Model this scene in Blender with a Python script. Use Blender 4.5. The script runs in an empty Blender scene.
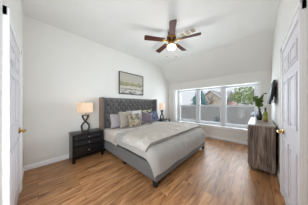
import bpy, bmesh, math, random
from mathutils import Vector, Matrix, Euler, noise

PI = math.pi
R = math.radians
C = bpy.context.scene.collection
SC = bpy.context.scene
random.seed(7)

# ------------------------------------------------------------------ camera
cam_data = bpy.data.cameras.new('camera')
cam = bpy.data.objects.new('camera', cam_data)
C.objects.link(cam)
cam.location = (0, 0, 1.30)
cam.rotation_euler = (PI / 2, 0, math.atan2(0.688, 0.726))
cam_data.sensor_fit = 'HORIZONTAL'
cam_data.sensor_width = 36
cam_data.lens = 36 * 109.8 / 308
cam_data.shift_y = 1.5 / 308
cam_data.clip_start = 0.02
SC.camera = cam

# ------------------------------------------------------------------ view + world + lights
SC.view_settings.view_transform = 'Standard'
SC.view_settings.look = 'None'
SC.view_settings.gamma = 1
SC.view_settings.use_curve_mapping = False
SC.view_settings.exposure = 0.12
SC.cycles.max_bounces = 14
SC.cycles.diffuse_bounces = 8
SC.cycles.transparent_max_bounces = 24
SC.cycles.caustics_reflective = False
SC.cycles.sample_clamp_indirect = 6
SC.cycles.use_denoising = True

world = bpy.data.worlds.new('overcast_sky')
SC.world = world
world.use_nodes = True
wn = world.node_tree
wn.nodes['Background'].inputs[0].default_value = (0.90, 0.93, 1.0, 1)
wn.nodes['Background'].inputs[1].default_value = 0.85


def light(name, kind, loc, energy, color=(1, 1, 1), rot=(0, 0, 0), **kw):
    d = bpy.data.lights.new(name, kind)
    d.energy = energy
    d.color = color
    for k, v in kw.items():
        setattr(d, k, v)
    o = bpy.data.objects.new(name, d)
    C.objects.link(o)
    o.location = loc
    o.rotation_euler = rot
    return o


# weak veiled sun from behind the house, lights the garden only
light('sun', 'SUN', (0, -4, 8), 1.3, (1, .95, .87), (R(42), 0, R(-12)), angle=R(8))
# daylight falling in at the window
light('window_daylight', 'AREA', (-1.4, 5.45, 1.30), 225, (.80, .905, 1.0), (R(-89), 0, 0),
      shape='RECTANGLE', size=3.6, size_y=1.8)
# added fill light, unseen, aimed in through the opening behind the camera
light('unseen_fill_light', 'AREA', (-.75, -.36, 1.3), 48, (.81, .91, 1.0), (R(100), 0, R(56)),
      shape='RECTANGLE', size=.8, size_y=2.0)

# ------------------------------------------------------------------ material helpers


def lin(c):
    def f(v):
        v = v / 255.0
        return v / 12.92 if v <= .04045 else ((v + .055) / 1.055) ** 2.4
    return (f(c[0]), f(c[1]), f(c[2]), 1)


def nm(name):
    m = bpy.data.materials.new(name)
    m.use_nodes = True
    nt = m.node_tree
    return m, nt, nt.nodes['Principled BSDF']


def nd(nt, t, **kw):
    n = nt.nodes.new(t)
    for k, v in kw.items():
        setattr(n, k, v)
    return n


def mapping(nt, scale=(1, 1, 1), rot=(0, 0, 0), loc=(0, 0, 0)):
    tc = nd(nt, 'ShaderNodeTexCoord')
    mp = nd(nt, 'ShaderNodeMapping')
    mp.inputs['Scale'].default_value = scale
    mp.inputs['Rotation'].default_value = rot
    mp.inputs['Location'].default_value = loc
    nt.links.new(tc.outputs['Object'], mp.inputs['Vector'])
    return mp.outputs[0]


def ramp(nt, fac, stops, interp='LINEAR'):
    r = nd(nt, 'ShaderNodeValToRGB')
    r.color_ramp.interpolation = interp
    while len(r.color_ramp.elements) < len(stops):
        r.color_ramp.elements.new(.5)
    for e, (p, c) in zip(r.color_ramp.elements, stops):
        e.position = p
        e.color = c
    nt.links.new(fac, r.inputs[0])
    return r.outputs[0]


def simple(name, col, rough=.5, metal=0, var=.06, scale=8, bump=0, bscale=None, stretch=(1, 1, 1), spec=.5, sheen=0):
    m, nt, p = nm(name)
    n = nd(nt, 'ShaderNodeTexNoise')
    n.inputs['Scale'].default_value = scale
    n.inputs['Detail'].default_value = 4
    nt.links.new(mapping(nt, stretch), n.inputs['Vector'])
    c = lin(col)
    a = tuple(max(0, x * (1 - var)) for x in c[:3]) + (1,)
    b = tuple(min(1, x * (1 + var)) for x in c[:3]) + (1,)
    nt.links.new(ramp(nt, n.outputs['Fac'], [(.3, a), (.7, b)]), p.inputs['Base Color'])
    p.inputs['Roughness'].default_value = rough
    p.inputs['Metallic'].default_value = metal
    p.inputs['Specular IOR Level'].default_value = spec
    if sheen:
        p.inputs['Sheen Weight'].default_value = sheen
    if bump:
        n2 = nd(nt, 'ShaderNodeTexNoise')
        n2.inputs['Scale'].default_value = bscale or scale * 6
        nt.links.new(mapping(nt, stretch), n2.inputs['Vector'])
        bp = nd(nt, 'ShaderNodeBump')
        bp.inputs['Strength'].default_value = bump
        bp.inputs['Distance'].default_value = .01
        nt.links.new(n2.outputs['Fac'], bp.inputs['Height'])
        nt.links.new(bp.outputs[0], p.inputs['Normal'])
    return m


def emissive(name, col, strength, base=None):
    m, nt, p = nm(name)
    p.inputs['Base Color'].default_value = lin(base or col)
    p.inputs['Emission Color'].default_value = lin(col)
    p.inputs['Emission Strength'].default_value = strength
    p.inputs['Roughness'].default_value = .6
    return m


def wood(name, stops, stretch, scale=6, rough=.45, bump=.1, dist=1.2, spec=.5):
    m, nt, p = nm(name)
    n = nd(nt, 'ShaderNodeTexNoise')
    n.inputs['Scale'].default_value = scale
    n.inputs['Detail'].default_value = 7
    n.inputs['Roughness'].default_value = .65
    n.inputs['Distortion'].default_value = dist
    nt.links.new(mapping(nt, stretch), n.inputs['Vector'])
    nt.links.new(ramp(nt, n.outputs['Fac'], [(q, lin(c)) for q, c in stops]), p.inputs['Base Color'])
    p.inputs['Roughness'].default_value = rough
    p.inputs['Specular IOR Level'].default_value = spec
    bp = nd(nt, 'ShaderNodeBump')
    bp.inputs['Strength'].default_value = bump
    bp.inputs['Distance'].default_value = .005
    nt.links.new(n.outputs['Fac'], bp.inputs['Height'])
    nt.links.new(bp.outputs[0], p.inputs['Normal'])
    return m


def blotchy(name, cols, scale=9, rough=.85, detail=3, voronoi=False, interp='CONSTANT', stretch=(1, 1, 1)):
    m, nt, p = nm(name)
    if voronoi:
        n = nd(nt, 'ShaderNodeTexVoronoi')
        n.inputs['Scale'].default_value = scale
        nt.links.new(mapping(nt, stretch), n.inputs['Vector'])
        out = n.outputs['Distance']
    else:
        n = nd(nt, 'ShaderNodeTexNoise')
        n.inputs['Scale'].default_value = scale
        n.inputs['Detail'].default_value = detail
        nt.links.new(mapping(nt, stretch), n.inputs['Vector'])
        out = n.outputs['Fac']
    nt.links.new(ramp(nt, out, [(q, lin(c)) for q, c in cols], interp), p.inputs['Base Color'])
    p.inputs['Roughness'].default_value = rough
    p.inputs['Specular IOR Level'].default_value = .2
    return m


def floor_material():
    m, nt, p = nm('oak_plank_floor')
    vec = mapping(nt, (1, 1, 1), (0, 0, PI / 2))
    bk = nd(nt, 'ShaderNodeTexBrick')
    bk.offset = .37
    bk.inputs['Scale'].default_value = 1
    bk.inputs['Brick Width'].default_value = 1.25
    bk.inputs['Row Height'].default_value = .155
    bk.inputs['Mortar Size'].default_value = .0022
    bk.inputs['Mortar Smooth'].default_value = .3
    bk.inputs['Bias'].default_value = 0
    bk.inputs['Color1'].default_value = (0, 0, 0, 1)
    bk.inputs['Color2'].default_value = (1, 1, 1, 1)
    bk.inputs['Mortar'].default_value = (.5, .5, .5, 1)
    nt.links.new(vec, bk.inputs['Vector'])
    n = nd(nt, 'ShaderNodeTexNoise')
    n.inputs['Scale'].default_value = 3.0
    n.inputs['Detail'].default_value = 8
    n.inputs['Roughness'].default_value = .62
    n.inputs['Distortion'].default_value = .9
    # shift the grain of each plank
    cmb = nd(nt, 'ShaderNodeVectorMath', operation='ADD')
    nt.links.new(mapping(nt, (5.5, .75, 1)), cmb.inputs[0])
    sep = nd(nt, 'ShaderNodeVectorMath', operation='SCALE')
    sep.inputs['Scale'].default_value = 7
    nt.links.new(bk.outputs['Color'], sep.inputs[0])
    nt.links.new(sep.outputs[0], cmb.inputs[1])
    nt.links.new(cmb.outputs[0], n.inputs['Vector'])
    grain = ramp(nt, n.outputs['Fac'], [(.30, lin((84, 52, 28))), (.43, lin((150, 104, 65))),
                                        (.58, lin((178, 131, 88))), (.78, lin((206, 162, 118)))])
    tone = ramp(nt, bk.outputs['Color'], [(0, (.80, .79, .78, 1)), (1, (1.14, 1.12, 1.10, 1))])
    mul = nd(nt, 'ShaderNodeMix', data_type='RGBA', blend_type='MULTIPLY')
    mul.inputs[0].default_value = 1
    nt.links.new(grain, mul.inputs[6])
    nt.links.new(tone, mul.inputs[7])
    gap = nd(nt, 'ShaderNodeMix', data_type='RGBA')
    nt.links.new(bk.outputs['Fac'], gap.inputs[0])
    nt.links.new(mul.outputs[2], gap.inputs[6])
    gap.inputs[7].default_value = lin((84, 52, 32))
    nt.links.new(gap.outputs[2], p.inputs['Base Color'])
    p.inputs['Roughness'].default_value = .38
    bp = nd(nt, 'ShaderNodeBump')
    bp.inputs['Strength'].default_value = .12
    bp.inputs['Distance'].default_value = .004
    nt.links.new(n.outputs['Fac'], bp.inputs['Height'])
    nt.links.new(bp.outputs[0], p.inputs['Normal'])
    return m


def glass_material(name, tint=(1, 1, 1, 1), gloss=.08, rough=.02):
    m = bpy.data.materials.new(name)
    m.use_nodes = True
    nt = m.node_tree
    nt.nodes.clear()
    out = nd(nt, 'ShaderNodeOutputMaterial')
    mix = nd(nt, 'ShaderNodeMixShader')
    tr = nd(nt, 'ShaderNodeBsdfTransparent')
    tr.inputs[0].default_value = tint
    gl = nd(nt, 'ShaderNodeBsdfGlossy')
    gl.inputs['Roughness'].default_value = rough
    mix.inputs[0].default_value = gloss
    nt.links.new(tr.outputs[0], mix.inputs[1])
    nt.links.new(gl.outputs[0], mix.inputs[2])
    nt.links.new(mix.outputs[0], out.inputs[0])
    return m


def screen_material():
    """fine grey insect mesh: mostly open, grey thread"""
    m = bpy.data.materials.new('insect_screen_mesh')
    m.use_nodes = True
    nt = m.node_tree
    nt.nodes.clear()
    out = nd(nt, 'ShaderNodeOutputMaterial')
    mix = nd(nt, 'ShaderNodeMixShader')
    tr = nd(nt, 'ShaderNodeBsdfTransparent')
    df = nd(nt, 'ShaderNodeBsdfDiffuse')
    df.inputs[0].default_value = lin((150, 155, 162))
    mix.inputs[0].default_value = .26
    nt.links.new(tr.outputs[0], mix.inputs[1])
    nt.links.new(df.outputs[0], mix.inputs[2])
    nt.links.new(mix.outputs[0], out.inputs[0])
    return m


def painting_material(h):
    m, nt, p = nm('abstract_landscape_paint')
    tc = nd(nt, 'ShaderNodeTexCoord')
    sx = nd(nt, 'ShaderNodeSeparateXYZ')
    nt.links.new(tc.outputs['Object'], sx.inputs[0])
    n = nd(nt, 'ShaderNodeTexNoise')
    n.inputs['Scale'].default_value = 3.2
    n.inputs['Detail'].default_value = 5
    nt.links.new(mapping(nt, (1, 1.6, 4.5)), n.inputs['Vector'])
    dv = nd(nt, 'ShaderNodeMath', operation='DIVIDE')
    nt.links.new(sx.outputs['Z'], dv.inputs[0])
    dv.inputs[1].default_value = h
    sb = nd(nt, 'ShaderNodeMath', operation='SUBTRACT')
    nt.links.new(n.outputs['Fac'], sb.inputs[0])
    sb.inputs[1].default_value = .5
    ml = nd(nt, 'ShaderNodeMath', operation='MULTIPLY_ADD')
    nt.links.new(sb.outputs[0], ml.inputs[0])
    ml.inputs[1].default_value = .42
    nt.links.new(dv.outputs[0], ml.inputs[2])
    stops = [(.0, (120, 112, 98)), (.05, (92, 88, 82)), (.10, (188, 184, 174)), (.17, (206, 203, 196)), (.22, (112, 108, 98)),
             (.28, (184, 180, 160)), (.36, (204, 200, 186)), (.42, (122, 116, 92)), (.47, (158, 156, 108)),
             (.53, (150, 146, 118)), (.58, (184, 180, 162)), (.66, (176, 172, 158)), (.80, (180, 176, 164)), (1, (172, 168, 156))]
    nt.links.new(ramp(nt, ml.outputs[0], [(q, lin(c)) for q, c in stops]), p.inputs['Base Color'])
    p.inputs['Roughness'].default_value = .7
    return m


M = {}
M['wall'] = simple('eggshell_wall_paint', (226, 224, 219), .85, var=.012, scale=2.5, bump=.05, bscale=120)
M['ceiling'] = simple('flat_ceiling_paint', (228, 227, 223), .92, var=.012, scale=2, bump=.08, bscale=90)
M['trim'] = simple('white_trim_paint', (238, 238, 238), .55, var=.01, spec=.25)
M['vinyl'] = simple('white_vinyl', (208, 208, 210), .4, var=.01)
M['doorpaint'] = simple('white_door_paint', (226, 224, 229), .65, var=.01, spec=.15)
M['floor'] = floor_material()
M['glass'] = glass_material('window_glass', (.97, .98, .98, 1), .006)
M['screen'] = screen_material()
M['drink_glass'] = glass_material('clear_drinking_glass', (.93, .94, .97, 1), .13, .05)
M['brass'] = simple('polished_brass', (205, 165, 85), .25, 1, .05)
M['steel'] = simple('brushed_steel', (190, 190, 192), .3, 1, .05)
M['black'] = simple('black_lacquer', (15, 14, 15), .3, var=.1, spec=.35)
M['black_drawer'] = simple('black_gloss_drawer', (16, 15, 17), .2, var=.1, spec=.45)
M['black_side_sheen'] = simple('black_panel_painted_sheen', (60, 58, 57), .35, var=.06)  # lighter than the black lacquer: gloss reflection put into the colour
M['upholstery'] = simple('charcoal_linen', (99, 96, 94), .92, var=.10, scale=60, bump=.15, bscale=300, sheen=.25)
M['upholstery_dimple_shade'] = simple('button_cloth_dimple_shade', (30, 29, 31), .9, var=.1, scale=40)  # buttons much darker than the linen: dimple shade put into their colour
M['wing_edge'] = simple('brown_wing_cloth', (150, 124, 102), .85, var=.12, scale=50)
M['leg_wood'] = simple('black_bed_leg_wood', (30, 27, 26), .4, var=.1)
M['mattress'] = simple('mattress_ticking', (206, 202, 203), .9, var=.04, scale=20)
M['sheet'] = simple('ivory_sheet', (200, 190, 179), .9, var=.04, scale=14, sheen=.2)
M['duvet'] = simple('grey_duvet_cotton', (162, 157, 150), .93, var=.04, scale=10, bump=.12, bscale=40, sheen=.2)
M['piping'] = simple('dark_grey_piping', (112, 110, 110), .9)
M['quilt'] = blotchy('cream_quilt_with_white_embroidery',
                     [(0, (181, 172, 161)), (.54, (183, 175, 165)), (.64, (196, 192, 186)), (1, (201, 198, 194))], 12, .92, 6, interp='LINEAR')
M['pil_lilac'] = simple('lilac_grey_pillowcase', (168, 160, 162), .92, var=.04, scale=12, sheen=.2)
M['pil_beige'] = simple('beige_sham_cloth', (160, 150, 136), .92, var=.06, scale=14, sheen=.2)
M['pil_white'] = simple('white_pillowcase', (208, 206, 202), .92, var=.03, scale=12, sheen=.2)
M['cush_gold'] = blotchy('gold_and_grey_floral_print', [(0, (60, 62, 58)), (.38, (96, 100, 98)), (.45, (150, 138, 112)),
                         (.50, (170, 158, 138)), (.58, (150, 124, 66)), (.63, (128, 126, 116))], 6.5, .8, 3)
M['cush_dark'] = simple('mauve_grey_velvet', (104, 92, 98), .85, var=.1, scale=10, sheen=.1, spec=.2)
M['cush_leaf'] = blotchy('yellow_leaf_print', [(0, (66, 64, 62)), (.38, (120, 118, 104)), (.44, (186, 184, 168)),
                         (.54, (170, 166, 112)), (.64, (198, 196, 186))], 11, .85, 2)
M['cush_blue'] = blotchy('blue_and_slate_print', [(0, (40, 44, 58)), (.42, (70, 76, 100)), (.52, (118, 120, 140)),
                         (.57, (90, 92, 116)), (.66, (150, 148, 158))], 10, .85, 2)
M['trimcord'] = simple('pale_cushion_cord', (190, 180, 168), .9)
M['lamp_dark'] = simple('dark_bronze_lamp_base', (52, 46, 42), .4, .25, .12, 12)
M['shade_warm'] = emissive('lit_linen_shade', (255, 222, 184), .10, (240, 226, 206))
M['shade_pink'] = emissive('lit_amber_shade', (255, 222, 200), .18, (232, 218, 208))
M['fan_blade'] = wood('walnut_fan_blade', [(.3, (50, 28, 22)), (.55, (76, 44, 33)), (.75, (98, 60, 44))], (2, 14, 4), 4, .55, .03, 1.2, .15)
M['bronze'] = simple('antique_bronze', (74, 52, 38), .35, .7, .12, 10)
M['gold_metal'] = simple('antique_gold', (190, 146, 62), .3, .9, .1)
M['bowl'] = emissive('lit_frosted_glass', (255, 241, 220), 2.2, (250, 244, 232))
M['vent'] = simple('white_register_paint', (236, 232, 222), .5, var=.02)
M['vent_dark'] = simple('duct_interior', (190, 180, 160), .8)
M['picframe'] = simple('dark_frame_wood', (50, 46, 42), .5, var=.1)
M['tv'] = simple('black_tv_plastic', (24, 24, 25), .55, var=.08)
M['tvscreen'] = simple('dark_screen_glass', (30, 31, 33), .55, var=.03, spec=.15)
M['mount'] = simple('dark_mount_steel', (60, 60, 60), .45, .6)
M['dresser'] = wood('grey_weathered_oak', [(.28, (58, 46, 40)), (.44, (106, 92, 82)), (.56, (134, 118, 107)), (.70, (172, 158, 146))], (9, 9, .7), 2.6, .65, .25, 1.5, .2)
M['dresser_top'] = wood('grey_oak_top', [(.25, (120, 106, 96)), (.5, (152, 140, 130)), (.75, (178, 168, 158))], (7, .8, 7), 3, .3, .08)
M['vase'] = simple('black_glazed_ceramic', (24, 22, 26), .15, var=.1, spec=.7)
M['leaf'] = blotchy('green_foliage', [(.3, (60, 82, 36)), (.5, (100, 126, 58)), (.7, (150, 168, 92))], 30, .6, 2, interp='LINEAR')
M['stem'] = simple('brown_stem', (72, 62, 40), .8)
M['bottle'] = simple('olive_green_bottle_glass', (126, 134, 30), .12, var=.15, scale=12, spec=.8)
M['foil'] = simple('dark_bottle_foil', (36, 30, 34), .35, .3)
M['label'] = simple('pale_bottle_label', (150, 152, 44), .7)
M['label_red'] = simple('rust_bottle_band', (150, 90, 58), .6)
M['fence'] = wood('weathered_fence_board', [(.3, (118, 108, 98)), (.5, (150, 140, 130)), (.7, (178, 170, 162))], (10, 10, .9), 3, .9, .2)
M['grass'] = blotchy('lawn_green', [(.3, (84, 92, 60)), (.5, (116, 122, 82)), (.7, (146, 146, 104))], 4, .95, 5, interp='LINEAR')
M['brickwall'] = blotchy('tan_brick_wall', [(.3, (186, 172, 160)), (.5, (204, 192, 182)), (.7, (216, 206, 198))], 3, .9, 5, interp='LINEAR')
M['roof'] = simple('grey_shingle_roof', (172, 171, 174), .9, var=.12, scale=14)
M['fascia'] = simple('white_fascia_board', (232, 232, 232), .6)
M['spruce'] = blotchy('blue_spruce_needles', [(.3, (98, 140, 146)), (.5, (132, 172, 176)), (.7, (166, 200, 202))], 5, .9, 4, interp='LINEAR')
M['treeleaf'] = blotchy('tree_leaves', [(.3, (104, 124, 80)), (.5, (152, 172, 112)), (.7, (200, 212, 156))], 6, .8, 4, interp='LINEAR')
M['pink'] = blotchy('pink_blossom', [(.3, (196, 130, 122)), (.5, (214, 160, 150)), (.7, (226, 190, 178))], 9, .9, 3, interp='LINEAR')
M['bark'] = simple('tree_bark', (104, 88, 74), .95, var=.15)
M['darkshrub'] = blotchy('dark_shrub_leaves', [(.3, (46, 54, 44)), (.7, (84, 92, 74))], 8, .9, 3, interp='LINEAR')

# ------------------------------------------------------------------ mesh helpers


class MB:
    def __init__(self):
        self.bm = bmesh.new()

    def add(self, other, mat=None):
        """append a temporary bmesh, transformed"""
        if mat is not None:
            bmesh.ops.transform(other, matrix=mat, verts=other.verts)
        vm = {}
        for v in other.verts:
            vm[v] = self.bm.verts.new(v.co)
        for f in other.faces:
            try:
                nf = self.bm.faces.new([vm[v] for v in f.verts])
                nf.smooth = f.smooth
            except ValueError:
                pass
        other.free()
        return self

    def box(self, x0, x1, y0, y1, z0, z1, bev=0, mat=None, seg=2):
        t = bmesh.new()
        bmesh.ops.create_cube(t, size=1)
        for v in t.verts:
            v.co = Vector(((x0 + x1) / 2 + v.co.x * (x1 - x0), (y0 + y1) / 2 + v.co.y * (y1 - y0), (z0 + z1) / 2 + v.co.z * (z1 - z0)))
        if bev:
            bmesh.ops.bevel(t, geom=list(t.edges), offset=bev, segments=seg, profile=.5, affect='EDGES')
        return self.add(t, mat)

    def prism(self, pts, axis, a0, a1, mat=None, bev=0):
        """polygon pts in the plane perpendicular to axis, extruded a0..a1"""
        t = bmesh.new()

        def mk(p, a):
            if axis == 'x':
                return (a, p[0], p[1])
            if axis == 'y':
                return (p[0], a, p[1])
            return (p[0], p[1], a)
        v0 = [t.verts.new(mk(p, a0)) for p in pts]
        v1 = [t.verts.new(mk(p, a1)) for p in pts]
        n = len(pts)
        t.faces.new(v0)
        t.faces.new(v1[::-1])
        for i in range(n):
            t.faces.new((v0[i], v1[i], v1[(i + 1) % n], v0[(i + 1) % n]))
        bmesh.ops.recalc_face_normals(t, faces=t.faces)
        if bev:
            bmesh.ops.bevel(t, geom=list(t.edges), offset=bev, segments=2, profile=.5, affect='EDGES')
        return self.add(t, mat)

    def lathe(self, prof, n=24, mat=None, close=True):
        t = bmesh.new()
        rings = []
        for r, z in prof:
            rings.append([t.verts.new((max(r, 1e-4) * math.cos(2 * PI * k / n), max(r, 1e-4) * math.sin(2 * PI * k / n), z)) for k in range(n)])
        for a, b in zip(rings, rings[1:]):
            for k in range(n):
                t.faces.new((a[k], a[(k + 1) % n], b[(k + 1) % n], b[k]))
        if close:
            t.faces.new(rings[0][::-1])
            t.faces.new(rings[-1])
        bmesh.ops.recalc_face_normals(t, faces=t.faces)
        return self.add(t, mat)

    def tube(self, pts, r, n=8, mat=None, flat=1.0):
        """swept tube; r number or list; flat squashes one section axis"""
        t = bmesh.new()
        pts = [Vector(p) for p in pts]
        rs = r if isinstance(r, (list, tuple)) else [r] * len(pts)
        rings = []
        prev = None
        for i, p in enumerate(pts):
            d = (pts[min(i + 1, len(pts) - 1)] - pts[max(i - 1, 0)]).normalized()
            if prev is None:
                up = Vector((0, 0, 1)) if abs(d.z) < .9 else Vector((1, 0, 0))
                a = d.cross(up).normalized()
            else:
                a = (prev - d * prev.dot(d)).normalized()
            prev = a
            b = d.cross(a)
            rings.append([t.verts.new(p + a * rs[i] * math.cos(2 * PI * k / n) + b * rs[i] * flat * math.sin(2 * PI * k / n)) for k in range(n)])
        for q, w in zip(rings, rings[1:]):
            for k in range(n):
                t.faces.new((q[k], q[(k + 1) % n], w[(k + 1) % n], w[k]))
        t.faces.new(rings[0][::-1])
        t.faces.new(rings[-1])
        bmesh.ops.recalc_face_normals(t, faces=t.faces)
        return self.add(t, mat)

    def ball(self, c, rx, ry=None, rz=None, u=14, v=9, mat=None):
        t = bmesh.new()
        bmesh.ops.create_uvsphere(t, u_segments=u, v_segments=v, radius=1)
        for w in t.verts:
            w.co = Vector((c[0] + w.co.x * rx, c[1] + w.co.y * (ry or rx), c[2] + w.co.z * (rz or rx)))
        return self.add(t, mat)

    def grid(self, fn, nu, nv, thick=0, mat=None):
        """surface fn(u,v) for u,v in 0..1; thick: fn returns (point, normal) when thick"""
        t = bmesh.new()
        P = [[fn(i / nu, j / nv) for j in range(nv + 1)] for i in range(nu + 1)]
        V = [[t.verts.new(P[i][j]) for j in range(nv + 1)] for i in range(nu + 1)]
        for i in range(nu):
            for j in range(nv):
                t.faces.new((V[i][j], V[i + 1][j], V[i + 1][j + 1], V[i][j + 1]))
        bmesh.ops.recalc_face_normals(t, faces=t.faces)
        if thick:
            bmesh.ops.solidify(t, geom=list(t.faces), thickness=thick)
        return self.add(t, mat)

    def build(self, name, mat, parent=None, smooth=True, kind=None):
        me = bpy.data.meshes.new(name)
        if smooth:
            for f in self.bm.faces:
                f.smooth = True
        self.bm.normal_update()
        self.bm.to_mesh(me)
        self.bm.free()
        if smooth:
            me.set_sharp_from_angle(angle=R(38))
        me.materials.append(mat)
        o = bpy.data.objects.new(name, me)
        C.objects.link(o)
        if parent:
            o.parent = parent
        if kind:
            o['kind'] = kind
        return o


def thing(name, label, cat, loc=(0, 0, 0), rz=0, group=None):
    o = bpy.data.objects.new(name, None)
    o.empty_display_size = .1
    C.objects.link(o)
    o.location = loc
    o.rotation_euler = (0, 0, rz)
    o['label'] = label
    o['category'] = cat
    if group:
        o['group'] = group
    return o


def tag(o, label, cat, group=None):
    o['label'] = label
    o['category'] = cat
    if group:
        o['group'] = group
    return o


def dup(root, loc, rz, label, group=None):
    r = root.copy()
    C.objects.link(r)
    r.location = loc
    r.rotation_euler = (0, 0, rz)
    r['label'] = label
    if group:
        r['group'] = group
    for ch in list(root.children):
        c = ch.copy()
        C.objects.link(c)
        c.parent = r
        for g in list(ch.children):
            d = g.copy()
            C.objects.link(d)
            d.parent = c
    return r


def T(x=0, y=0, z=0):
    return Matrix.Translation((x, y, z))


def RX(a):
    return Matrix.Rotation(R(a), 4, 'X')


def RY(a):
    return Matrix.Rotation(R(a), 4, 'Y')


def RZ(a):
    return Matrix.Rotation(R(a), 4, 'Z')


# ------------------------------------------------------------------ room shell
XL, XR = -3.30, .27          # headboard wall, door wall
YN, YF = -.20, 4.58          # entry wall, window wall
H, HB, YB = 3.03, 2.30, 3.77  # flat ceiling, low edge at the window, where it breaks
WT = .12
# window opening
WX0, WX1, WZ0, WZ1 = -2.88, .0, .46, 1.95
YW = 4.88


def struct(name, mb, mat, parent=None, smooth=False):
    return mb.build(name, mat, parent, smooth, kind='structure')


struct('floor', MB().box(XL, XR, YN - 1.2, YF, -.08, 0), M['floor'])
cl = MB()
cl.prism([(YN - WT, H), (YB, H), (YF, HB), (YF, HB + .12), (YB + .05, H + .12), (YN - WT, H + .12)], 'x', XL - WT, XR + WT)
struct('ceiling', cl, M['ceiling'])
struct('wall_left', MB().box(XL - WT, XL, YN - WT, YW, -.08, H), M['wall'])
struct('wall_right', MB().box(XR, XR + WT, YN - WT, YW, -.08, H), M['wall'])
w = MB()
w.box(XL, WX0, YF, YW, -.08, HB + .12)
w.box(WX1, XR, YF, YW, -.08, HB + .12)
w.box(WX0, WX1, YF, YW, -.08, WZ0)
w.box(WX0, WX1, YF, YW, WZ1, HB + .12)
struct('wall_far', w, M['wall'])
DX0, DX1 = -1.38, -.12       # unseen opening behind the camera, added to let the fill light in
w = MB()
w.box(XL, DX0, YN - WT, YN, -.08, H)
w.box(DX1, XR, YN - WT, YN, -.08, H)
w.box(DX0, DX1, YN - WT, YN, 2.08, H)
struct('wall_near', w, M['wall'])

# baseboards: stepped profile
BBH = .095


def bb_prof(s=1):
    return [(0, 0), (s * .016, 0), (s * .016, .075), (s * .010, .082), (s * .007, BBH), (0, BBH)]


LDX0, LDX1 = -2.52, -1.60    # closed door in the entry wall
RDY0, RDY1 = 1.50, 2.38      # closed door in the right wall
CW = .085                    # casing width
b = MB().prism([(XL + p[0], p[1]) for p in bb_prof()], 'y', YN, YF)
struct('baseboard_left', b, M['trim'])
b = MB().prism([(YF - p[0], p[1]) for p in bb_prof()], 'x', XL + .016, XR - .016)
struct('baseboard_far', b, M['trim'])
b = MB().prism([(XR - p[0], p[1]) for p in bb_prof()], 'y', RDY1 + CW, YF)
b.prism([(XR - p[0], p[1]) for p in bb_prof()], 'y', YN, RDY0 - CW)
struct('baseboard_right', b, M['trim'])
b = MB().prism([(YN + p[0], p[1]) for p in bb_prof()], 'x', XL + .016, LDX0 - CW)
struct('baseboard_near', b, M['trim'])


# doors (local: leaf along +x from 0..w, room face at y=0 facing -y)
def door(name, w, h, loc, rz, knob_at_far):
    root = MB()
    root.box(0, w, 0, .035, .008, h)
    o = root.build(name, M['doorpaint'], None, False, kind='structure')
    o.location = loc
    o.rotation_euler = (0, 0, rz)
    # six raised panels
    st, mr = .115, .10
    pw = (w - 2 * st - mr) / 2
    for c in (0, 1):
        x0 = st + c * (pw + mr)
        for z0, z1 in ((.22, .84), (1.05, 1.60), (1.70, 1.90)):
            p = MB()
            # moulded frame round a raised field
            for (a0, a1, c0, c1) in ((x0, x0 + pw, z0, z0 + .02), (x0, x0 + pw, z1 - .02, z1), (x0, x0 + .02, z0 + .02, z1 - .02), (x0 + pw - .02, x0 + pw, z0 + .02, z1 - .02)):
                p.box(a0, a1, -.009, .0, c0, c1, .004)
            p.box(x0 + .045, x0 + pw - .045, -.008, .0, z0 + .045, z1 - .045, .006)
            p.build('panel', M['doorpaint'], o, False)
    # casing
    cs = MB()
    for x0, x1, z0, z1 in ((-CW, -.004, 0, h + CW), (w + .004, w + CW, 0, h + CW), (-CW, w + CW, h + .004, h + CW)):
        cs.box(x0, x1, -.014, .035, z0, z1, .005)
        if x1 - x0 < .2:
            xo = x0 if x0 < 0 else x1 - .02
            cs.box(xo, xo + .02, -.022, -.012, z0, z1, .004)
        else:
            cs.box(x0, x1, -.022, -.012, z1 - .02, z1, .004)
    cs.build('casing', M['trim'], o, False)
    kx = w - .065 if knob_at_far else .065
    s = -1 if knob_at_far else 1
    k = MB().lathe([(.036, 0), (.036, .005), (.030, .012), (.016, .017), (.014, .030)], 20, T(kx, 0, .92) @ RX(90))
    k.tube([(kx, -.026, .92), (kx, -.05, .92), (kx + s * .012, -.056, .92), (kx + s * .05, -.056, .922), (kx + s * .095, -.05, .915), (kx + s * .108, -.048, .912)],
           [.014, .016, .017, .015, .012, .009], 10)
    hd = k.build('door_handle', M['brass'], o)
    MB().box(kx - s * .065, kx - s * .045, -.012, 0, .885, .955, .004).build('latch_plate', M['brass'], hd)
    hx = -.004 if knob_at_far else w + .004
    for z in (.25, 1.05, 1.80):
        hg = MB().box(hx - .016, hx + .016, -.004, .0, z - .045, z + .045)
        hg.lathe([(.006, -.048), (.006, .048)], 10, T(hx, -.008, z))
        hg.build('hinge', M['steel'], o)
    return o


# left door lies in the entry wall (seen edge-on at the left of the photo), right door in the right wall
door('door_1', LDX1 - LDX0, 2.03, (LDX1, YN + .012, 0), PI, True)
door('door_2', RDY1 - RDY0, 2.03, (XR - .012, RDY1, 0), -PI / 2, False)

# ------------------------------------------------------------------ windows
tr = MB()
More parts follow.
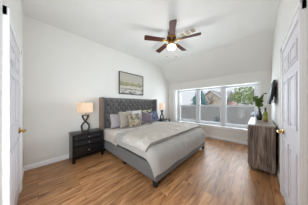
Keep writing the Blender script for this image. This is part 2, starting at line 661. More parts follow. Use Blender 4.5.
# casing with headboard ledge and stool
tr.box(WX0 - .13, WX0, YF - .014, YF, WZ0, WZ1 + .02, .004)
tr.box(WX1, WX1 + .055, YF - .014, YF, WZ0, WZ1 + .02, .004)
tr.box(WX0 - .14, WX1 + .065, YF - .022, YF, WZ1, WZ1 + .028, .004)
struct('trim_1', tr, M['trim'])
tr = MB().box(WX0 - .15, WX1 + .07, YF - .030, YW - .11, WZ0, WZ0 + .022, .006)
tr.box(WX0 - .13, WX1 + .055, YF - .012, YF, WZ0 - .06, WZ0, .004)
struct('trim_2', tr, M['trim'])
edges = [-2.82, -1.895, -.945, .0]
for i in range(3):
    x0, x1 = edges[i], edges[i + 1]
    if i == 0:
        x0 = WX0
    z0, z1 = WZ0 + .022, WZ1
    f = MB()
    fw = .045
    f.box(x0, x0 + (fw if i else .09), YW - .13, YW - .02, z0, z1, .003)
    f.box(x1 - fw, x1, YW - .13, YW - .02, z0, z1, .003)
    f.box(x0, x1, YW - .13, YW - .02, z1 - .03, z1, .003)
    f.box(x0, x1, YW - .13, YW - .02, z0, z0 + .045, .003)
    win = f.build('window_%d' % (i + 1), M['vinyl'], None, False, kind='structure')
    a0, a1 = x0 + (fw if i else .09), x1 - fw
    zm = 1.235

    def sash(name, za, zb, ya, yb, bot, top):
        s = MB()
        s.box(a0, a0 + .042, ya, yb, za, zb, .003)
        s.box(a1 - .042, a1, ya, yb, za, zb, .003)
        s.box(a0 + .042, a1 - .042, ya, yb, za, za + bot, .003)
        s.box(a0 + .042, a1 - .042, ya, yb, zb - top, zb, .003)
        o = s.build(name, M['vinyl'], win, False)
        g = MB().box(a0 + .042, a1 - .042, (ya + yb) / 2 - .003, (ya + yb) / 2 + .003, za + bot, zb - top)
        g.build('pane', M['glass'], o, False)
        return o
    sash('lower_sash', z0 + .045, zm + .03, YW - .125, YW - .09, .055, .045)
    sash('upper_sash', zm - .02, z1 - .03, YW - .085, YW - .05, .045, .03)
    MB().box(a0, a1, YW - .036, YW - .034, z0 + .045, zm).build('insect_screen', M['screen'], win, False)
    lk = MB().box((a0 + a1) / 2 - .03, (a0 + a1) / 2 + .03, YW - .125, YW - .10, zm + .030, zm + .042, .003)
    lk.build('sash_lock', M['vinyl'], win, False)

# ------------------------------------------------------------------ outdoors
GZ = -.45
struct('ground', MB().box(-30, 20, YW + .02, 45, GZ - .1, GZ), M['grass'])
fe = thing('wooden_fence', 'weathered grey board fence across the garden outside the windows', 'fence', (0, 9, GZ))
fp = MB()
x = -9.0
while x < 4:
    hgt = 1.62 + random.uniform(-.015, .015)
    fp.prism([(x, .02), (x + .135, .02), (x + .135, hgt - .03), (x + .105, hgt), (x + .03, hgt), (x, hgt - .03)], 'y', -.012, .010)
    x += .15
fp.build('board_panel', M['fence'], fe, False)
for z in (.3, .85, 1.4):
    MB().box(-9, 4, .010, .05, z - .045, z + .045).build('rail', M['fence'], fe, False)
for k in range(6):
    px = -8.6 + k * 2.4
    MB().box(px - .05, px + .05, .05, .15, 0, 1.58, .004).build('post', M['fence'], fe, False)


def leaf_cloud(mb, centers, n, size, seed):
    rnd = random.Random(seed)
    t = bmesh.new()
    for _ in range(n):
        c, rr = rnd.choice(centers)
        while True:
            d = Vector((rnd.uniform(-1, 1), rnd.uniform(-1, 1), rnd.uniform(-1, 1)))
            if .25 < d.length < 1:
                break
        p = Vector(c) + Vector((d.x * rr[0], d.y * rr[1], d.z * rr[2]))
        e = Euler((rnd.uniform(0, 6.3), rnd.uniform(0, 6.3), rnd.uniform(0, 6.3))).to_matrix()
        s = size * rnd.uniform(.6, 1.3)
        vs = [t.verts.new(p + e @ Vector(q) * s) for q in ((-.5, 0, 0), (-.1, -.28, .04), (.5, 0, .0), (-.1, .28, .04))]
        t.faces.new(vs)
    mb.add(t)
    return mb


def branchy(mb, h, r, spread, n, seed):
    rnd = random.Random(seed)
    mb.tube([(0, 0, 0), (.04, .02, h * .5), (0, 0, h)], [r, r * .8, r * .5], 8)
    for k in range(n):
        a = rnd.uniform(0, 2 * PI)
        z = h * rnd.uniform(.55, 1)
        q = Vector((math.cos(a), math.sin(a), 0)) * spread * rnd.uniform(.6, 1)
        mb.tube([(0, 0, z), (q.x * .5, q.y * .5, z + .3), (q.x, q.y, z + rnd.uniform(.5, 1))], [r * .35, r * .22, r * .08], 6)
    return mb


# blue-green conifer seen in the first and second window
t = thing('spruce_tree', 'blue-green conifer beyond the fence, between first and second window', 'tree', (-4.70, 12.2, GZ))
MB().tube([(0, 0, 0), (0, 0, 3.4)], [.12, .03], 8).build('trunk', M['bark'], t)
sp = MB()
cen = []
for k in range(12):
    f = k / 11
    rad = 1.35 * (1 - f) + .10
    for q in range(5):
        a = q * 2 * PI / 5 + k
        cen.append(((rad * .5 * math.cos(a), rad * .5 * math.sin(a), .7 + f * 2.85), (rad * .55, rad * .55, .22)))
leaf_cloud(sp, cen, 3600, .20, 3)
sp.build('foliage', M['spruce'], t, False)
# leafy tree in the third window
t = thing('leafy_tree', 'sunlit light-green leafy tree filling the third window above the fence', 'tree', (-.75, 11.2, GZ))
branchy(MB(), 1.9, .09, .8, 7, 5).build('trunk', M['bark'], t)
cen = [((.0, 0, 2.9), (.75, .7, .55)), ((-.45, .1, 2.3), (.55, .6, .5)), ((.5, 0, 2.2), (.6, .6, .55)), ((.1, -.2, 2.1), (.7, .6, .45)),
       ((1.1, .2, 2.6), (.7, .6, .7)), ((1.5, .1, 3.1), (.7, .6, .5))]
leaf_cloud(MB(), cen, 2600, .15, 11).build('foliage', M['treeleaf'], t, False)
# bare pale tree in the second window
t = thing('bare_tree', 'bare brown-branched tree in front of the grey roof, second window', 'tree', (-4.3, 14.4, GZ))
bt = branchy(MB(), 1.9, .06, .7, 9, 21)
rnd = random.Random(4)
for k in range(26):
    a = rnd.uniform(0, 2 * PI)
    z = rnd.uniform(1.6, 2.4)
    q = Vector((math.cos(a), math.sin(a), 0)) * rnd.uniform(.3, .8)
    bt.tube([(q.x * .3, q.y * .3, z), (q.x, q.y, z + rnd.uniform(.3, .9))], [.018, .006], 5)
bt.build('branches', M['bark'], t)
# pink shrub
t = thing('flowering_shrub', 'pink flowering shrub showing over the fence, lower left of third window', 'shrub', (-1.32, 9.75, GZ))
branchy(MB(), .9, .035, .3, 6, 8).build('stem', M['bark'], t)
leaf_cloud(MB(), [((0, 0, 1.65), (.27, .25, .3)), ((.22, 0, 1.5), (.22, .22, .24)), ((-.1, 0, 1.3), (.25, .25, .3))], 700, .09, 6).build('blossom', M['pink'], t, False)
# low shrub inside the fence
t = thing('low_shrub', 'small dark shrub at the foot of the fence, second window', 'shrub', (-2.02, 8.55, GZ))
MB().tube([(0, 0, 0), (0, 0, .5)], .02, 6).build('stem', M['bark'], t)
leaf_cloud(MB(), [((0, 0, .55), (.3, .25, .35)), ((.15, 0, .4), (.25, .25, .35))], 500, .1, 9).build('foliage', M['darkshrub'], t, False)
# neighbour's house
h = thing('neighbour_house', 'grey-roofed tan brick house beyond the fence', 'house', (-3.4, 17.5, GZ))
MB().box(-4.2, .1, 0, 6, 0, 2.35).build('wall', M['brickwall'], h, False)
# main roof slopes toward us
rf = MB().prism([(-.5, 2.25), (-.5, 2.38), (2.8, 3.75), (6.4, 2.38), (6.4, 2.25)], 'x', -4.6, .45)
rf.build('roof', M['roof'], h, False)
MB().box(-4.6, .45, -.55, -.5, 2.18, 2.42).build('fascia', M['fascia'], h, False)
gb = MB().prism([(-2.9, 2.3), (.1, 2.3), (-1.4, 3.55)], 'y', -1.1, -.95)
gbo = gb.build('gable', M['brickwall'], h, False)
gr = MB()
for s in (0, 1):
    xa, xb = (-3.2, -1.4) if s == 0 else (.4, -1.4)
    gr.prism([(xa, 2.16), (xb, 3.62), (xb, 3.76), (xa, 2.30)], 'y', -1.25, 2.2)
gr.build('gable_roof', M['roof'], gbo, False)
gf = MB()
for s in (0, 1):
    xa, xb = (-3.2, -1.4) if s == 0 else (.4, -1.4)
    gf.prism([(xa, 2.12), (xb, 3.58), (xb, 3.78), (xa, 2.32)], 'y', -1.31, -1.25)
gf.build('rake_board', M['fascia'], gbo, False)
MB().box(-2.7, -.1, -1.1, -.001, 0, 2.3).build('porch_wall', M['brickwall'], h, False)
for wx in (-4.1,):
    wf = MB().box(wx, wx + .9, -.04, .0, .9, 1.95).build('window', M['fascia'], h, False)
    MB().box(wx + .07, wx + .83, -.05, -.04, .97, 1.88).build('pane', M['tvscreen'], wf, False)

# ------------------------------------------------------------------ bed
BX1, BY0, BY1 = -1.15, 1.25, 3.35     # foot end, near side, far side
bed = thing('bed', 'upholstered charcoal bed frame with tall tufted winged headboard', 'bed', (0, 0, 0))
hb = MB().box(-3.283, -3.20, BY0 - .02, BY1 + .04, .10, 1.485, .012)
hbo = hb.build('headboard', M['upholstery'], bed)
# deep diamond tufting
TY0, TY1, TZ0, TZ1 = BY0 + .06, BY1 - .03, .45, 1.455
nb = 12
dy = (TY1 - TY0) / nb
dz = .112


def tuft(u, v):
    y = TY0 + u * (TY1 - TY0)
    z = TZ0 + v * (TZ1 - TZ0)
    a = (y - TY0) / dy
    c = (TZ1 - .07 - z) / dz
    p, q = a + c / 2, a - c / 2
    s = abs(math.sin(PI * p)) * abs(math.sin(PI * q))
    fade = min(1, min(u, 1 - u) * 22, min(v, 1 - v) * 16)
    return Vector((-3.198 + .006 + .085 * (s ** .5) * fade, y, z))


tp = MB().grid(tuft, 168, 90)
nface = len(tp.bm.faces)
for r_ in range(9):
    for c_ in range(nb + 1):
        y = TY0 + (c_ + (r_ % 2) * .5) * dy
        z = TZ1 - .07 - r_ * dz
        if TY0 + .03 < y < TY1 - .03:
            tp.ball((-3.184, y, z), .012, .031, .031, 8, 6)
tpo = tp.build('tufted_panel', M['upholstery'], hbo)
tpo.data.materials.append(M['upholstery_dimple_shade'])
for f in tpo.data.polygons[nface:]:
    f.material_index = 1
for s, y0, y1 in ((0, BY0 - .055, BY0 + .005), (1, BY1 + .005, BY1 + .065)):
    wg = MB().prism([(-3.283, .06), (-3.06, .06), (-3.06, 1.47), (-3.075, 1.49), (-3.283, 1.49)], 'y', y0, y1, None, .008)
    wo = wg.build('wing', M['upholstery'], hbo)
    yo = y0 - .004 if s == 0 else y1 + .004
    eb = MB().box(-3.283, -3.075, min(yo, yo + .006 * (1 if s == 0 else -1)), max(yo, yo + .006 * (1 if s == 0 else -1)), .06, 1.475, .002)
    eb.build('side_panel', M['wing_edge'], wo)
    nl = MB()
    for k in range(52):
        nl.ball((-3.085, yo - (.001 if s == 0 else -.001), .10 + k * .0262), .005, .003, .005, 6, 5)
    nl.build('nailhead_trim', M['steel'], wo)
for y0, y1 in ((BY0 - .01, BY0 + .045), (BY1 - .045, BY1 + .01)):
    MB().box(-3.20, BX1 - .03, y0, y1, .092, .335, .018).build('side_rail', M['upholstery'], bed)
MB().box(BX1 - .035, BX1 + .025, BY0 - .01, BY1 + .01, .092, .335, .018).build('foot_rail', M['upholstery'], bed)
MB().box(-3.19, BX1 - .03, BY0 + .05, BY1 - .05, .22, .30).build('slat_base', M['leg_wood'], bed, False)
for lx, ly in ((BX1 - .02, BY0 + .02), (BX1 - .02, BY1 - .03), (-3.12, BY0 + .03), (-3.12, BY1 - .03), (-2.1, BY0 + .05)):
    k = MB()
    k.lathe([(.036, 0), (.038, .004), (.052, .10)], 4, T(lx, ly, 0) @ RZ(45))
    k.build('leg', M['leg_wood'], bed, False)
# mattress
MZ = .585
mt = MB().box(-3.165, BX1 - .11, BY0 + .075, BY1 - .07, .302, MZ, .075, None, 4)
tag(mt.build('mattress', M['mattress']), 'thick pale mattress under the bedding on the charcoal bed frame', 'mattress')


# draped bedding: plan coordinates fall over the bed edge
def drape_fn(xe, ye0, ye1, top, rad, seed, amp, flare=.03, pw=3.0, puff=.0, ripple=.012, radx=None):
    radx = radx or rad
    rady = rad

    def fn(x, y):
        dx = max(0.0, x - xe)
        d0 = max(0.0, ye0 - y)
        d1 = max(0.0, y - ye1)
        dyy = d0 if d0 > 0 else d1
        sy = -1 if d0 > 0 else 1
        r = (dx ** pw + dyy ** pw) ** (1 / pw)
        bx, by = min(x, xe), min(max(y, ye0), ye1)
        n = noise.noise(Vector((x * 3.1 + seed, y * 3.1, seed * 2.3))) * amp + noise.noise(Vector((x * 9 + seed, y * 9, 1.7))) * amp * .35
        if r <= 1e-9:
            e = min(1, min(xe - x, y - ye0, ye1 - y) / .25)
            return Vector((x, y, top + n + puff * e))
        hyp = math.hypot(dx, dyy) + 1e-9
        rad = rady + (radx - rady) * (dx / hyp) ** 2
        L = rad * PI / 2
        if r < L:
            th = r / rad
            out, drop = rad * math.sin(th), rad * (1 - math.cos(th))
        else:
            out, drop = rad + (r - L) * flare, rad + (r - L)
        s = (x * 9 if dyy > dx else y * 9)
        out += ripple * math.sin(s + seed) * min(1, max(0, r - L) / .2) + n * .4
        return Vector((bx + out * dx / hyp, by + sy * out * dyy / hyp, top - drop + n * .5))
    return fn


def drape(name, mat, fn, xa, xb, ya, yb, nu, nv, thick, label, cat, shear=0, edge=None):
    g = MB().grid(lambda u, v: fn(xa + (xb - xa) * u + shear * (1 - u) * (1 - 2 * v), ya + (yb - ya) * v), nu, nv, thick)
    o = g.build(name, mat)
    tag(o, label, cat)
    if edge:
        k = MB()
        path = [fn(xb - .004, ya + (yb - ya) * v / 60) for v in range(61)]
        k.tube([p + Vector((0, 0, .0)) for p in path], .007, 6)
        k.build('piping', edge, o)
    return o


rad = .075
exl, eyl, eyh = BX1 - .045, BY0 + .06, BY1 - .06
# ivory sheet at the head, falling over the near side
drape('bed_sheet', M['sheet'], drape_fn(9, BY0 + .03, BY1 - .03, MZ + .012, .06, 3.1, .012, .04, 3.0, 0, .012),
      -3.14, -2.30, BY0 - .24, BY1 + .24, 30, 90, .008,
      'ivory sheet over the head end, hanging beside the near nightstand', 'sheet')
fn_duvet = drape_fn(BX1 - .20, BY0 + .065, BY1 - .085, MZ + .035, .135, 1.3, .024, .06, 2.3, .02, .012, .25)
drape('duvet', M['duvet'], fn_duvet, -2.37, BX1 + .335, BY0 - .20, BY1 + .19, 90, 140, .018,
      'plain grey duvet falling over the foot and sides of the bed', 'duvet')
fn_q = drape_fn(BX1 - .20, BY0 + .062, BY1 - .085, MZ + .092, .160, 5.2, .022, .05, 2.3, .026, .014, .27)
drape('quilt', M['quilt'], fn_q, -2.12, BX1 - .10, BY0 - .15, BY1 + .12, 60, 140, .030,
      'cream quilt with white embroidered flowers spread over the grey duvet', 'quilt', .14, M['piping'])


# pillows: standing, face toward +x, bottom centre at origin
def pillow_bm(w, h, t, pinch=.10, fl=0.0, seed=0):
    m = MB()

    def side(s):
        def fn(u, v):
            a, b_ = 2 * u - 1, 2 * v - 1
            k = 1 - pinch * (1 - abs(a) ** 2) * abs(b_) ** 4
            j = 1 - pinch * (1 - abs(b_) ** 2) * abs(a) ** 4
            y = w / 2 * a * j
            z = h / 2 * b_ * k
            prof = max(0, (1 - abs(a) ** 3.2)) ** .6 * max(0, (1 - abs(b_) ** 3.2)) ** .6
            n = 1 + .10 * noise.noise(Vector((a * 2 + seed, b_ * 2, seed + s)))
            return Vector((s * t / 2 * prof * n, y, z + h / 2))
        return fn
    m.grid(side(1), 22, 18)
    m.grid(side(-1), 22, 18)
    bmesh.ops.remove_doubles(m.bm, verts=m.bm.verts, dist=.0008)
    bmesh.ops.recalc_face_normals(m.bm, faces=m.bm.faces)
    return m


def pillow(name, label, cat, mat, w, h, t, loc, lean, roll=0, yaw=0, cord=None, group=None, pinch=.1, seed=0):
    pm = pillow_bm(w, h, t, pinch, 0, seed)
    o = pm.build(name, mat)
    tag(o, label, cat, group)
    o.matrix_world = T(*loc) @ RZ(yaw) @ RY(-lean) @ T(0, 0, h / 2) @ RX(roll) @ T(0, 0, -h / 2)
    if cord:
        k = MB()
        pts = []
        n = 16
        for (a0, b0, a1, b1) in ((-1, -1, 1, -1), (1, -1, 1, 1), (1, 1, -1, 1), (-1, 1, -1, -1)):
            for i in range(n):
                f = i / n
                a, b_ = a0 + (a1 - a0) * f, b0 + (b1 - b0) * f
                kk = 1 - pinch * (1 - abs(a) ** 2) * abs(b_) ** 4
                jj = 1 - pinch * (1 - abs(b_) ** 2) * abs(a) ** 4
                pts.append((0, w / 2 * a * jj, h / 2 * b_ * kk + h / 2))
        pts.append(pts[0])
        k.tube(pts, .007, 6)
        k.build('cord_edge', cord, o)
    return o


PZ = MZ + .042
pillow('pillow', 'lilac-grey pillow standing nearest the left wing of the headboard', 'pillow', M['pil_lilac'], .56, .40, .13, (-2.94, 1.66, PZ), 14, 0, 0, None, 'bed pillows', .06, 1)
pillow('pillow', 'tall beige pillow between the lilac-grey pillow and the floral cushion', 'pillow', M['pil_beige'], .50, .47, .12, (-2.80, 1.83, PZ), 15, 0, 3, None, 'bed pillows', .06, 2)
pillow('pillow', 'white pillow behind the gold floral cushion, against the tufting', 'pillow', M['pil_white'], .60, .47, .12, (-2.94, 2.24, PZ), 13, 0, 0, None, 'bed pillows', .06, 3)
pillow('cushion', 'cushion with white and yellow leaf print behind the mauve-grey cushion', 'cushion', M['cush_leaf'], .56, .47, .12, (-2.97, 2.80, PZ), 11, 0, 0, None, 'patterned cushions', .08, 4)
pillow('cushion', 'gold and grey floral cushion in front of the white pillow', 'cushion', M['cush_gold'], .44, .40, .13, (-2.665, 2.02, PZ), 17, 0, 4, M['trimcord'], 'patterned cushions', .1, 5)
pillow('cushion', 'tilted plain mauve-grey velvet cushion in the middle of the bed', 'cushion', M['cush_dark'], .46, .37, .13, (-2.63, 2.50, PZ + .05), 24, -17, -2, M['trimcord'], 'patterned cushions', .1, 6)
pillow('cushion', 'slate blue printed cushion nearest the far nightstand', 'cushion', M['cush_blue'], .46, .42, .13, (-2.77, 2.98, PZ + .01), 17, 6, -3, None, 'patterned cushions', .1, 7)


# ------------------------------------------------------------------ nightstands (local: back at x=0, front at x=+.40, y 0..W)
def nightstand(label, loc):
    W, D, HT = .64, .385, .625
    t = thing('nightstand', label, 'nightstand', loc, 0, 'black nightstands')
    MB().box(0, D + .012, -.012, W + .012, HT - .035, HT, .005).build('top', M['black'], t)
    for y0 in (0, W - .022):
        s = MB().prism([(.005, .0), (.045, 0), (.05, .06), (D - .055, .06), (D - .05, .0), (D - .008, .0), (D - .012, .10), (D - .012, HT - .035), (.005, HT - .035)], 'y', y0, y0 + .022)
        s.build('side_panel', M['black_side_sheen'], t, False)
    for y0, sg in ((-.004, 1), (W + .004, -1)):
        # sabre front leg running the full height
        y1 = y0 + sg * .045
        ya, yb = min(y0, y1), max(y0, y1)
        lg = MB().prism([(D - .04, .0), (D + .012, 0), (D + .004, .10), (D, HT - .036), (D - .03, HT - .036), (D - .036, .10)], 'y', ya, yb, None, .003)
        lg.build('leg', M['black'], t, False)
    MB().box(.005, .02, .022, W - .022, .06, HT - .035).build('back_panel', M['black'], t, False)
    MB().box(.02, D - .03, .022, W - .022, .085, .10).build('bottom_shelf', M['black'], t, False)
    for k, (z0, zt) in enumerate(((.118, .335), (.350, .465), (.478, .583))):
        d = MB().box(.03, D - .035, .044, W - .044, z0, zt, .004)
        # face tipped slightly, with a slanted finger lip
        d.prism([(D - .036, z0), (D - .006, z0 + .012), (D - .028, zt), (D - .036, zt)], 'y', .044, W - .044, None, .002)
        do = d.build('drawer', M['black_drawer'], t, False)
        kb = MB().lathe([(.006, 0), (.006, .012), (.013, .018), (.014, .026), (.008, .031)], 14, T(D - .018, W / 2, (z0 + zt) / 2) @ RY(90))
        kb.build('knob', M['steel'], do)
    return t


ns = nightstand('black three-drawer nightstand nearest the left wall end, beside the bed', (XL + .018, .51, 0))
ns['label'] = 'black three-drawer nightstand at the near side of the bed'
dup(ns, (XL + .018, 3.47, 0), 0, 'black nightstand in the corner between the bed and the windows', 'black nightstands')


# ------------------------------------------------------------------ table lamps
def table_lamp(label, loc, mat, warm, sr=.170, s0=.475, s1=.705, bulb=(1, .84, .66)):
    t = thing('table_lamp', label, 'lamp', loc, R(0), 'bedside table lamps')
    MB().box(-.055, .055, -.078, .078, 0, .022, .004).build('base', M['lamp_dark'], t)
    b = MB()
    # two crossing S-ribbons: a wide loop below, a small one above
    for s in (1, -1):
        pts = []
        for k in range(25):
            f = k / 24
            if f < .62:
                y = .068 * math.cos(f / .62 * PI / 2) ** .75 if f < .61 else .004
                q = f / .62
                y = .050 + .030 * math.sin(q / .45 * PI / 2) if q < .45 else .080 * math.cos((q - .45) / .55 * PI / 2)
            else:
                q = (f - .62) / .38
                y = -.062 * math.sin(q * PI / 2)
            pts.append((s * .008, s * y, .02 + f * .375))
        b.tube(pts, .020, 8, None, 1.6)
    b.build('hourglass_body', M['lamp_dark'], t)
    MB().box(-.03, .03, -.075, .075, .388, .408, .004).build('top_bar', M['lamp_dark'], t)
    nk = MB().lathe([(.013, .406), (.013, .45), (.018, .452), (.018, .49)], 14)
    nk.build('socket', M['brass'], t)
    s = MB().lathe([(sr, s0), (sr - .005, s1)], 32, None, False)
    bmesh.ops.solidify(s.bm, geom=list(s.bm.faces), thickness=.003)
    so = s.build('lamp_shade', mat, t)
    sp_ = MB()
    for a in (0, 120, 240):
        sp_.tube([(0, 0, s1 - .005), ((sr - .006) * math.cos(R(a)), (sr - .006) * math.sin(R(a)), s1 - .005)], .002, 5)
    sp_.tube([(0, 0, .48), (0, 0, s1 + .02)], .003, 6)
    sp_.ball((0, 0, s1 + .027), .009)
    sp_.build('shade_spider', M['brass'], so)
    l = light('lamp_bulb', 'POINT', (0, 0, .60), warm, bulb, shadow_soft_size=.05)
    l.parent = t
    return t


table_lamp('lamp with wide lit drum shade on the near nightstand', (XL + .235, .795, .625), M['shade_warm'], .42)
tl = table_lamp('lamp with small narrow lit shade on the corner nightstand by the window', (XL + .235, 3.74, .625), M['shade_pink'], .20, .125, .44, .70, (1, .86, .74))

# ------------------------------------------------------------------ painting
PY0, PY1, PZ0, PZ1 = 1.81, 2.83, 1.635, 2.375
pa = thing('framed_painting', 'abstract landscape painting in thin dark frame above the headboard', 'painting', (XL, (PY0 + PY1) / 2, PZ0))
pw, ph = (PY1 - PY0) / 2, PZ1 - PZ0
fr = MB()
for y0, y1, z0, z1 in ((-pw, pw, 0, .016), (-pw, pw, ph - .016, ph), (-pw, -pw + .016, .016, ph - .016), (pw - .016, pw, .016, ph - .016)):
    fr.box(.0, .045, y0, y1, z0, z1, .002)
fr.build('frame', M['picframe'], pa, False)
MB().box(.004, .032, -pw + .02, pw - .02, .02, ph - .02).build('canvas', painting_material(ph), pa, False)

# ------------------------------------------------------------------ ceiling fan
FX, FY = -1.52, 2.22
fan = thing('ceiling_fan', 'five-blade walnut ceiling fan with lit bowl light', 'fan', (FX, FY, H))
MB().lathe([(.0, .0), (.078, 0), (.082, -.02), (.074, -.05), (.05, -.06)], 28).build('canopy', M['bronze'], fan)
MB().lathe([(.05, -.055), (.088, -.07), (.108, -.10), (.112, -.15), (.10, -.19), (.07, -.21), (.045, -.215)], 32).build('motor_housing', M['bronze'], fan)
MB().lathe([(.1135, -.118), (.118, -.122), (.118, -.134), (.1135, -.138)], 32).build('gold_band', M['gold_metal'], fan)
BZ = -.205
for k in range(5):
    a = 19 + 72 * k
    MT = RZ(a)

    def bl(u, v):
        r_ = .185 + u * .475
        w_ = .056 + .016 * u
        e = 1.0
        if u > .93:
            e = math.sqrt(max(0, 1 - ((u - .93) / .075) ** 2)) * .45 + .55
        y = (2 * v - 1) * w_ * e
        return Vector((r_, y, BZ + y * math.tan(R(11))))
    g = MB().grid(bl, 24, 6, .008, MT)
    bo = g.build('blade', M['fan_blade'], fan)
    ir = MB()
    ir.tube([(.06, 0, BZ + .010), (.12, 0, BZ - .004), (.17, 0, BZ - .010), (.215, 0, BZ - .010)], [.015, .012, .011, .009], 8, MT, 1.6)
    for s in (-1, 1):
        ir.tube([(.17, 0, BZ - .008), (.20, s * .025, BZ - .008 + s * .004), (.245, s * .034, BZ - .008 + s * .006)], .007, 6, MT)
    ir.build('blade_iron', M['gold_metal'], bo)
MB().lathe([(.045, -.21), (.060, -.225), (.066, -.27), (.062, -.30), (.085, -.315), (.10, -.325)], 28).build('light_fitter', M['gold_metal'], fan)
MB().lathe([(.098, -.322), (.108, -.338), (.106, -.362), (.085, -.393), (.05, -.412), (.0, -.418)], 32).build('light_bowl', M['bowl'], fan)
for s in (-1, 1):
    dx, dy_ = -.078 * s * .726, -.078 * s * .688
    ch = MB()
    n = 22
    for q in range(n):
        ch.ball((dx * 1.42, dy_ * 1.42, -.32 - q * .0112), .0026, None, None, 6, 4)
    ch.tube([(dx * .8, dy_ * .8, -.27), (dx * 1.3, dy_ * 1.3, -.285), (dx * 1.42, dy_ * 1.42, -.32), (dx * 1.42, dy_ * 1.42, -.565)], .0012, 5)
    co = ch.build('pull_chain', M['brass'], fan)
    MB().lathe([(.002, .03), (.008, .022), (.010, .010), (.007, 0), (.0, -.002)], 12, T(dx * 1.42, dy_ * 1.42, -.593)).build('knob', M['bronze'], co)
l = light('fan_bulb', 'POINT', (0, 0, -.56), 15, (.90, .94, 1.0), shadow_soft_size=.16)
l.parent = fan

# ------------------------------------------------------------------ ceiling vent
ve = thing('ceiling_vent', 'white slatted air vent on the ceiling behind the fan', 'vent', (-1.235, 2.49, H))
vf = MB()
for x0, x1, y0, y1 in ((-.20, .20, -.115, -.09), (-.20, .20, .09, .115), (-.20, -.175, -.09, .09), (.175, .20, -.09, .09), (-.075, -.055, -.09, .09), (.055, .075, -.09, .09)):
    vf.box(x0, x1, y0, y1, -.014, 0, .002)
vf.build('frame', M['vent'], ve, False)
MB().box(-.175, .175, -.09, .09, -.003, 0).build('duct_opening', M['vent_dark'], ve, False)
vs = MB()
for k in range(7):
    y = -.078 + k * .026
    vs.box(-.175, .175, -.009, .009, -.001, .001, 0, T(0, y, -.007) @ RX(35))
vs.build('slats', M['vent'], ve, False)

# ------------------------------------------------------------------ dresser by the right wall
DY0, DY1, DXA, DXB, DH = 2.88, 4.25, -.135, .225, .905
dr = thing('dresser', 'weathered grey oak dresser against the right wall', 'dresser', (DXA, DY0, 0))
dw, dl = DXB - DXA, DY1 - DY0
MB().box(0, dw, .0, dl, .06, DH - .03, .004).build('body', M['dresser'], dr, False)
MB().box(-.012, dw + .004, -.012, dl + .012, DH - .03, DH, .004).build('top', M['dresser_top'], dr, False)
for fx in (.03, dw - .06):
    for fy in (.03, dl - .08):
        MB().prism([(fx, 0), (fx + .035, 0), (fx + .04, .062), (fx - .005, .062)], 'y', fy, fy + .05).build('leg', M['dresser'], dr, False)
for c in range(2):
    for r_ in range(3):
        y0 = .035 + c * (dl - .05) / 2
        y1 = y0 + (dl - .09) / 2
        z0 = .095 + r_ * .262
        do = MB().box(-.016, .0, y0, y1, z0, z0 + .245, .003).build('drawer', M['dresser'], dr, False)
        kb = MB().lathe([(.007, 0), (.007, .012), (.015, .02), (.012, .028)], 12, T(-.016, (y0 + y1) / 2, z0 + .125) @ RY(-90))
        kb.build('knob', M['mount'], do)

# things standing on the dresser
va = thing('vase', 'slender black vase holding green stems on the dresser', 'vase', (.022, 3.72, DH))
MB().lathe([(.036, 0), (.046, .01), (.062, .07), (.060, .12), (.036, .19), (.022, .235), (.024, .265), (.034, .285), (.028, .284), (.018, .24)], 24).build('body', M['vase'], va)
gs = thing('cut_greenery', 'green leafy stems arching out of the black vase', 'plant', (.022, 3.72, DH))
rnd = random.Random(12)
st = MB()
lf = bmesh.new()
for k in range(9):
    a = rnd.uniform(0, 2 * PI)
    sp_r = rnd.uniform(.03, .10)
    hh = rnd.uniform(.42, .60) if k else .64
    if k == 0:
        a, sp_r = -.5, .09
    pts = [(0, 0, .23), (sp_r * .3 * math.cos(a), sp_r * .3 * math.sin(a), .23 + (hh - .23) * .45), (sp_r * math.cos(a), sp_r * math.sin(a), hh)]
    st.tube(pts, [.004, .003, .002], 5)
    P = [Vector(p) for p in pts]
    for q in range(10):
        f = .42 + .58 * q / 9
        p = P[0].lerp(P[1], f * 2) if f < .5 else P[1].lerp(P[2], f * 2 - 1)
        for s in (0, 1):
            d = Vector((rnd.uniform(-1, 1), rnd.uniform(-1, 1), rnd.uniform(-.3, .8))).normalized()
            n_ = d.cross(Vector((rnd.uniform(-1, 1), rnd.uniform(-1, 1), rnd.uniform(-1, 1)))).normalized()
            L = rnd.uniform(.045, .075)
            W_ = L * .34
            vv = [lf.verts.new(p + d * L * t_ + n_ * W_ * s_ + Vector((0, 0, -z_))) for t_, s_, z_ in ((0, 0, 0), (.35, -1, .0), (.75, -.7, .004), (1, 0, .01), (.75, .7, .004), (.35, 1, 0))]
            lf.faces.new(vv)
st.build('stem', M['stem'], gs)
fo = MB()
fo.add(lf)
fo.build('foliage', M['leaf'], gs, False)

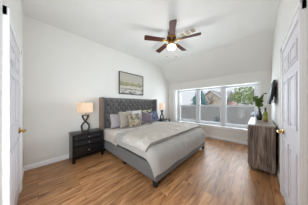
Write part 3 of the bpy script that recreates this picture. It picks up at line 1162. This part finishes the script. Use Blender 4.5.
bo = thing('wine_bottle', 'olive green wine bottle beside the black vase', 'bottle', (.118, 3.50, DH))
MB().lathe([(.030, .0), (.037, .004), (.038, .02), (.038, .185), (.034, .205), (.020, .228), (.0145, .245), (.0145, .30)], 24).build('glass_body', M['bottle'], bo)
MB().lathe([(.0385, .055), (.0390, .056), (.0390, .13), (.0385, .131)], 24, None, False).build('paper_label', M['label'], bo)
MB().lathe([(.0385, .012), (.0391, .013), (.0391, .046), (.0385, .047)], 24, None, False).build('lower_band', M['label_red'], bo)
MB().lathe([(.0150, .238), (.0155, .24), (.0155, .303), (.017, .304), (.017, .315), (.0, .316)], 20).build('foil_cap', M['foil'], bo)


def wine_glass(label, loc):
    t = thing('wine_glass', label, 'glass', loc, 0, 'wine glasses on the dresser')
    b_ = MB().lathe([(.004, .090), (.020, .100), (.036, .125), (.040, .155), (.034, .215), (.0325, .215), (.0385, .155), (.034, .127), (.018, .103), (.0, .098)], 24, None, False)
    b_.build('bowl', M['drink_glass'], t)
    s_ = MB().lathe([(.034, 0), (.034, .002), (.010, .006), (.004, .015), (.0035, .075), (.006, .092)], 20)
    s_.build('stem', M['drink_glass'], t)
    return t


wg = wine_glass('clear wine glass at the left front edge of the dresser top', (-.085, 3.46, DH))
dup(wg, (-.03, 3.60, DH), 0, 'clear wine glass next to the foot of the black vase', 'wine glasses on the dresser')
dup(wg, (.125, 3.86, DH), 0, 'clear wine glass behind the wine bottle by the wall', 'wine glasses on the dresser')

# ------------------------------------------------------------------ television on the right wall
tv = thing('television', 'flat black television tilted on its bracket on the right wall', 'television', (XR, 3.42, 1.53))
TM = T(-.075, 0, 0) @ RY(8)
MB().box(-.012, .022, -.34, .34, -.235, .235, .006, TM).build('housing', M['tv'], tv, False)
MB().box(-.0135, -.0115, -.328, .328, -.220, .223, 0, TM).build('screen', M['tvscreen'], tv, False)
MB().box(.020, .045, -.22, .22, -.15, .11, .008, TM).build('rear_housing', M['tv'], tv, False)
br = MB().box(-.010, 0, -.11, .11, -.12, .12, .002)
br.box(-.040, -.008, -.02, .02, -.03, .03, .003)
br.box(-.034, -.024, -.18, -.15, -.21, .20, .002)
br.box(-.034, -.024, .15, .18, -.21, .20, .002)
br.box(-.034, -.022, -.18, .18, -.02, .02, .002)
br.build('wall_bracket', M['mount'], tv, False)
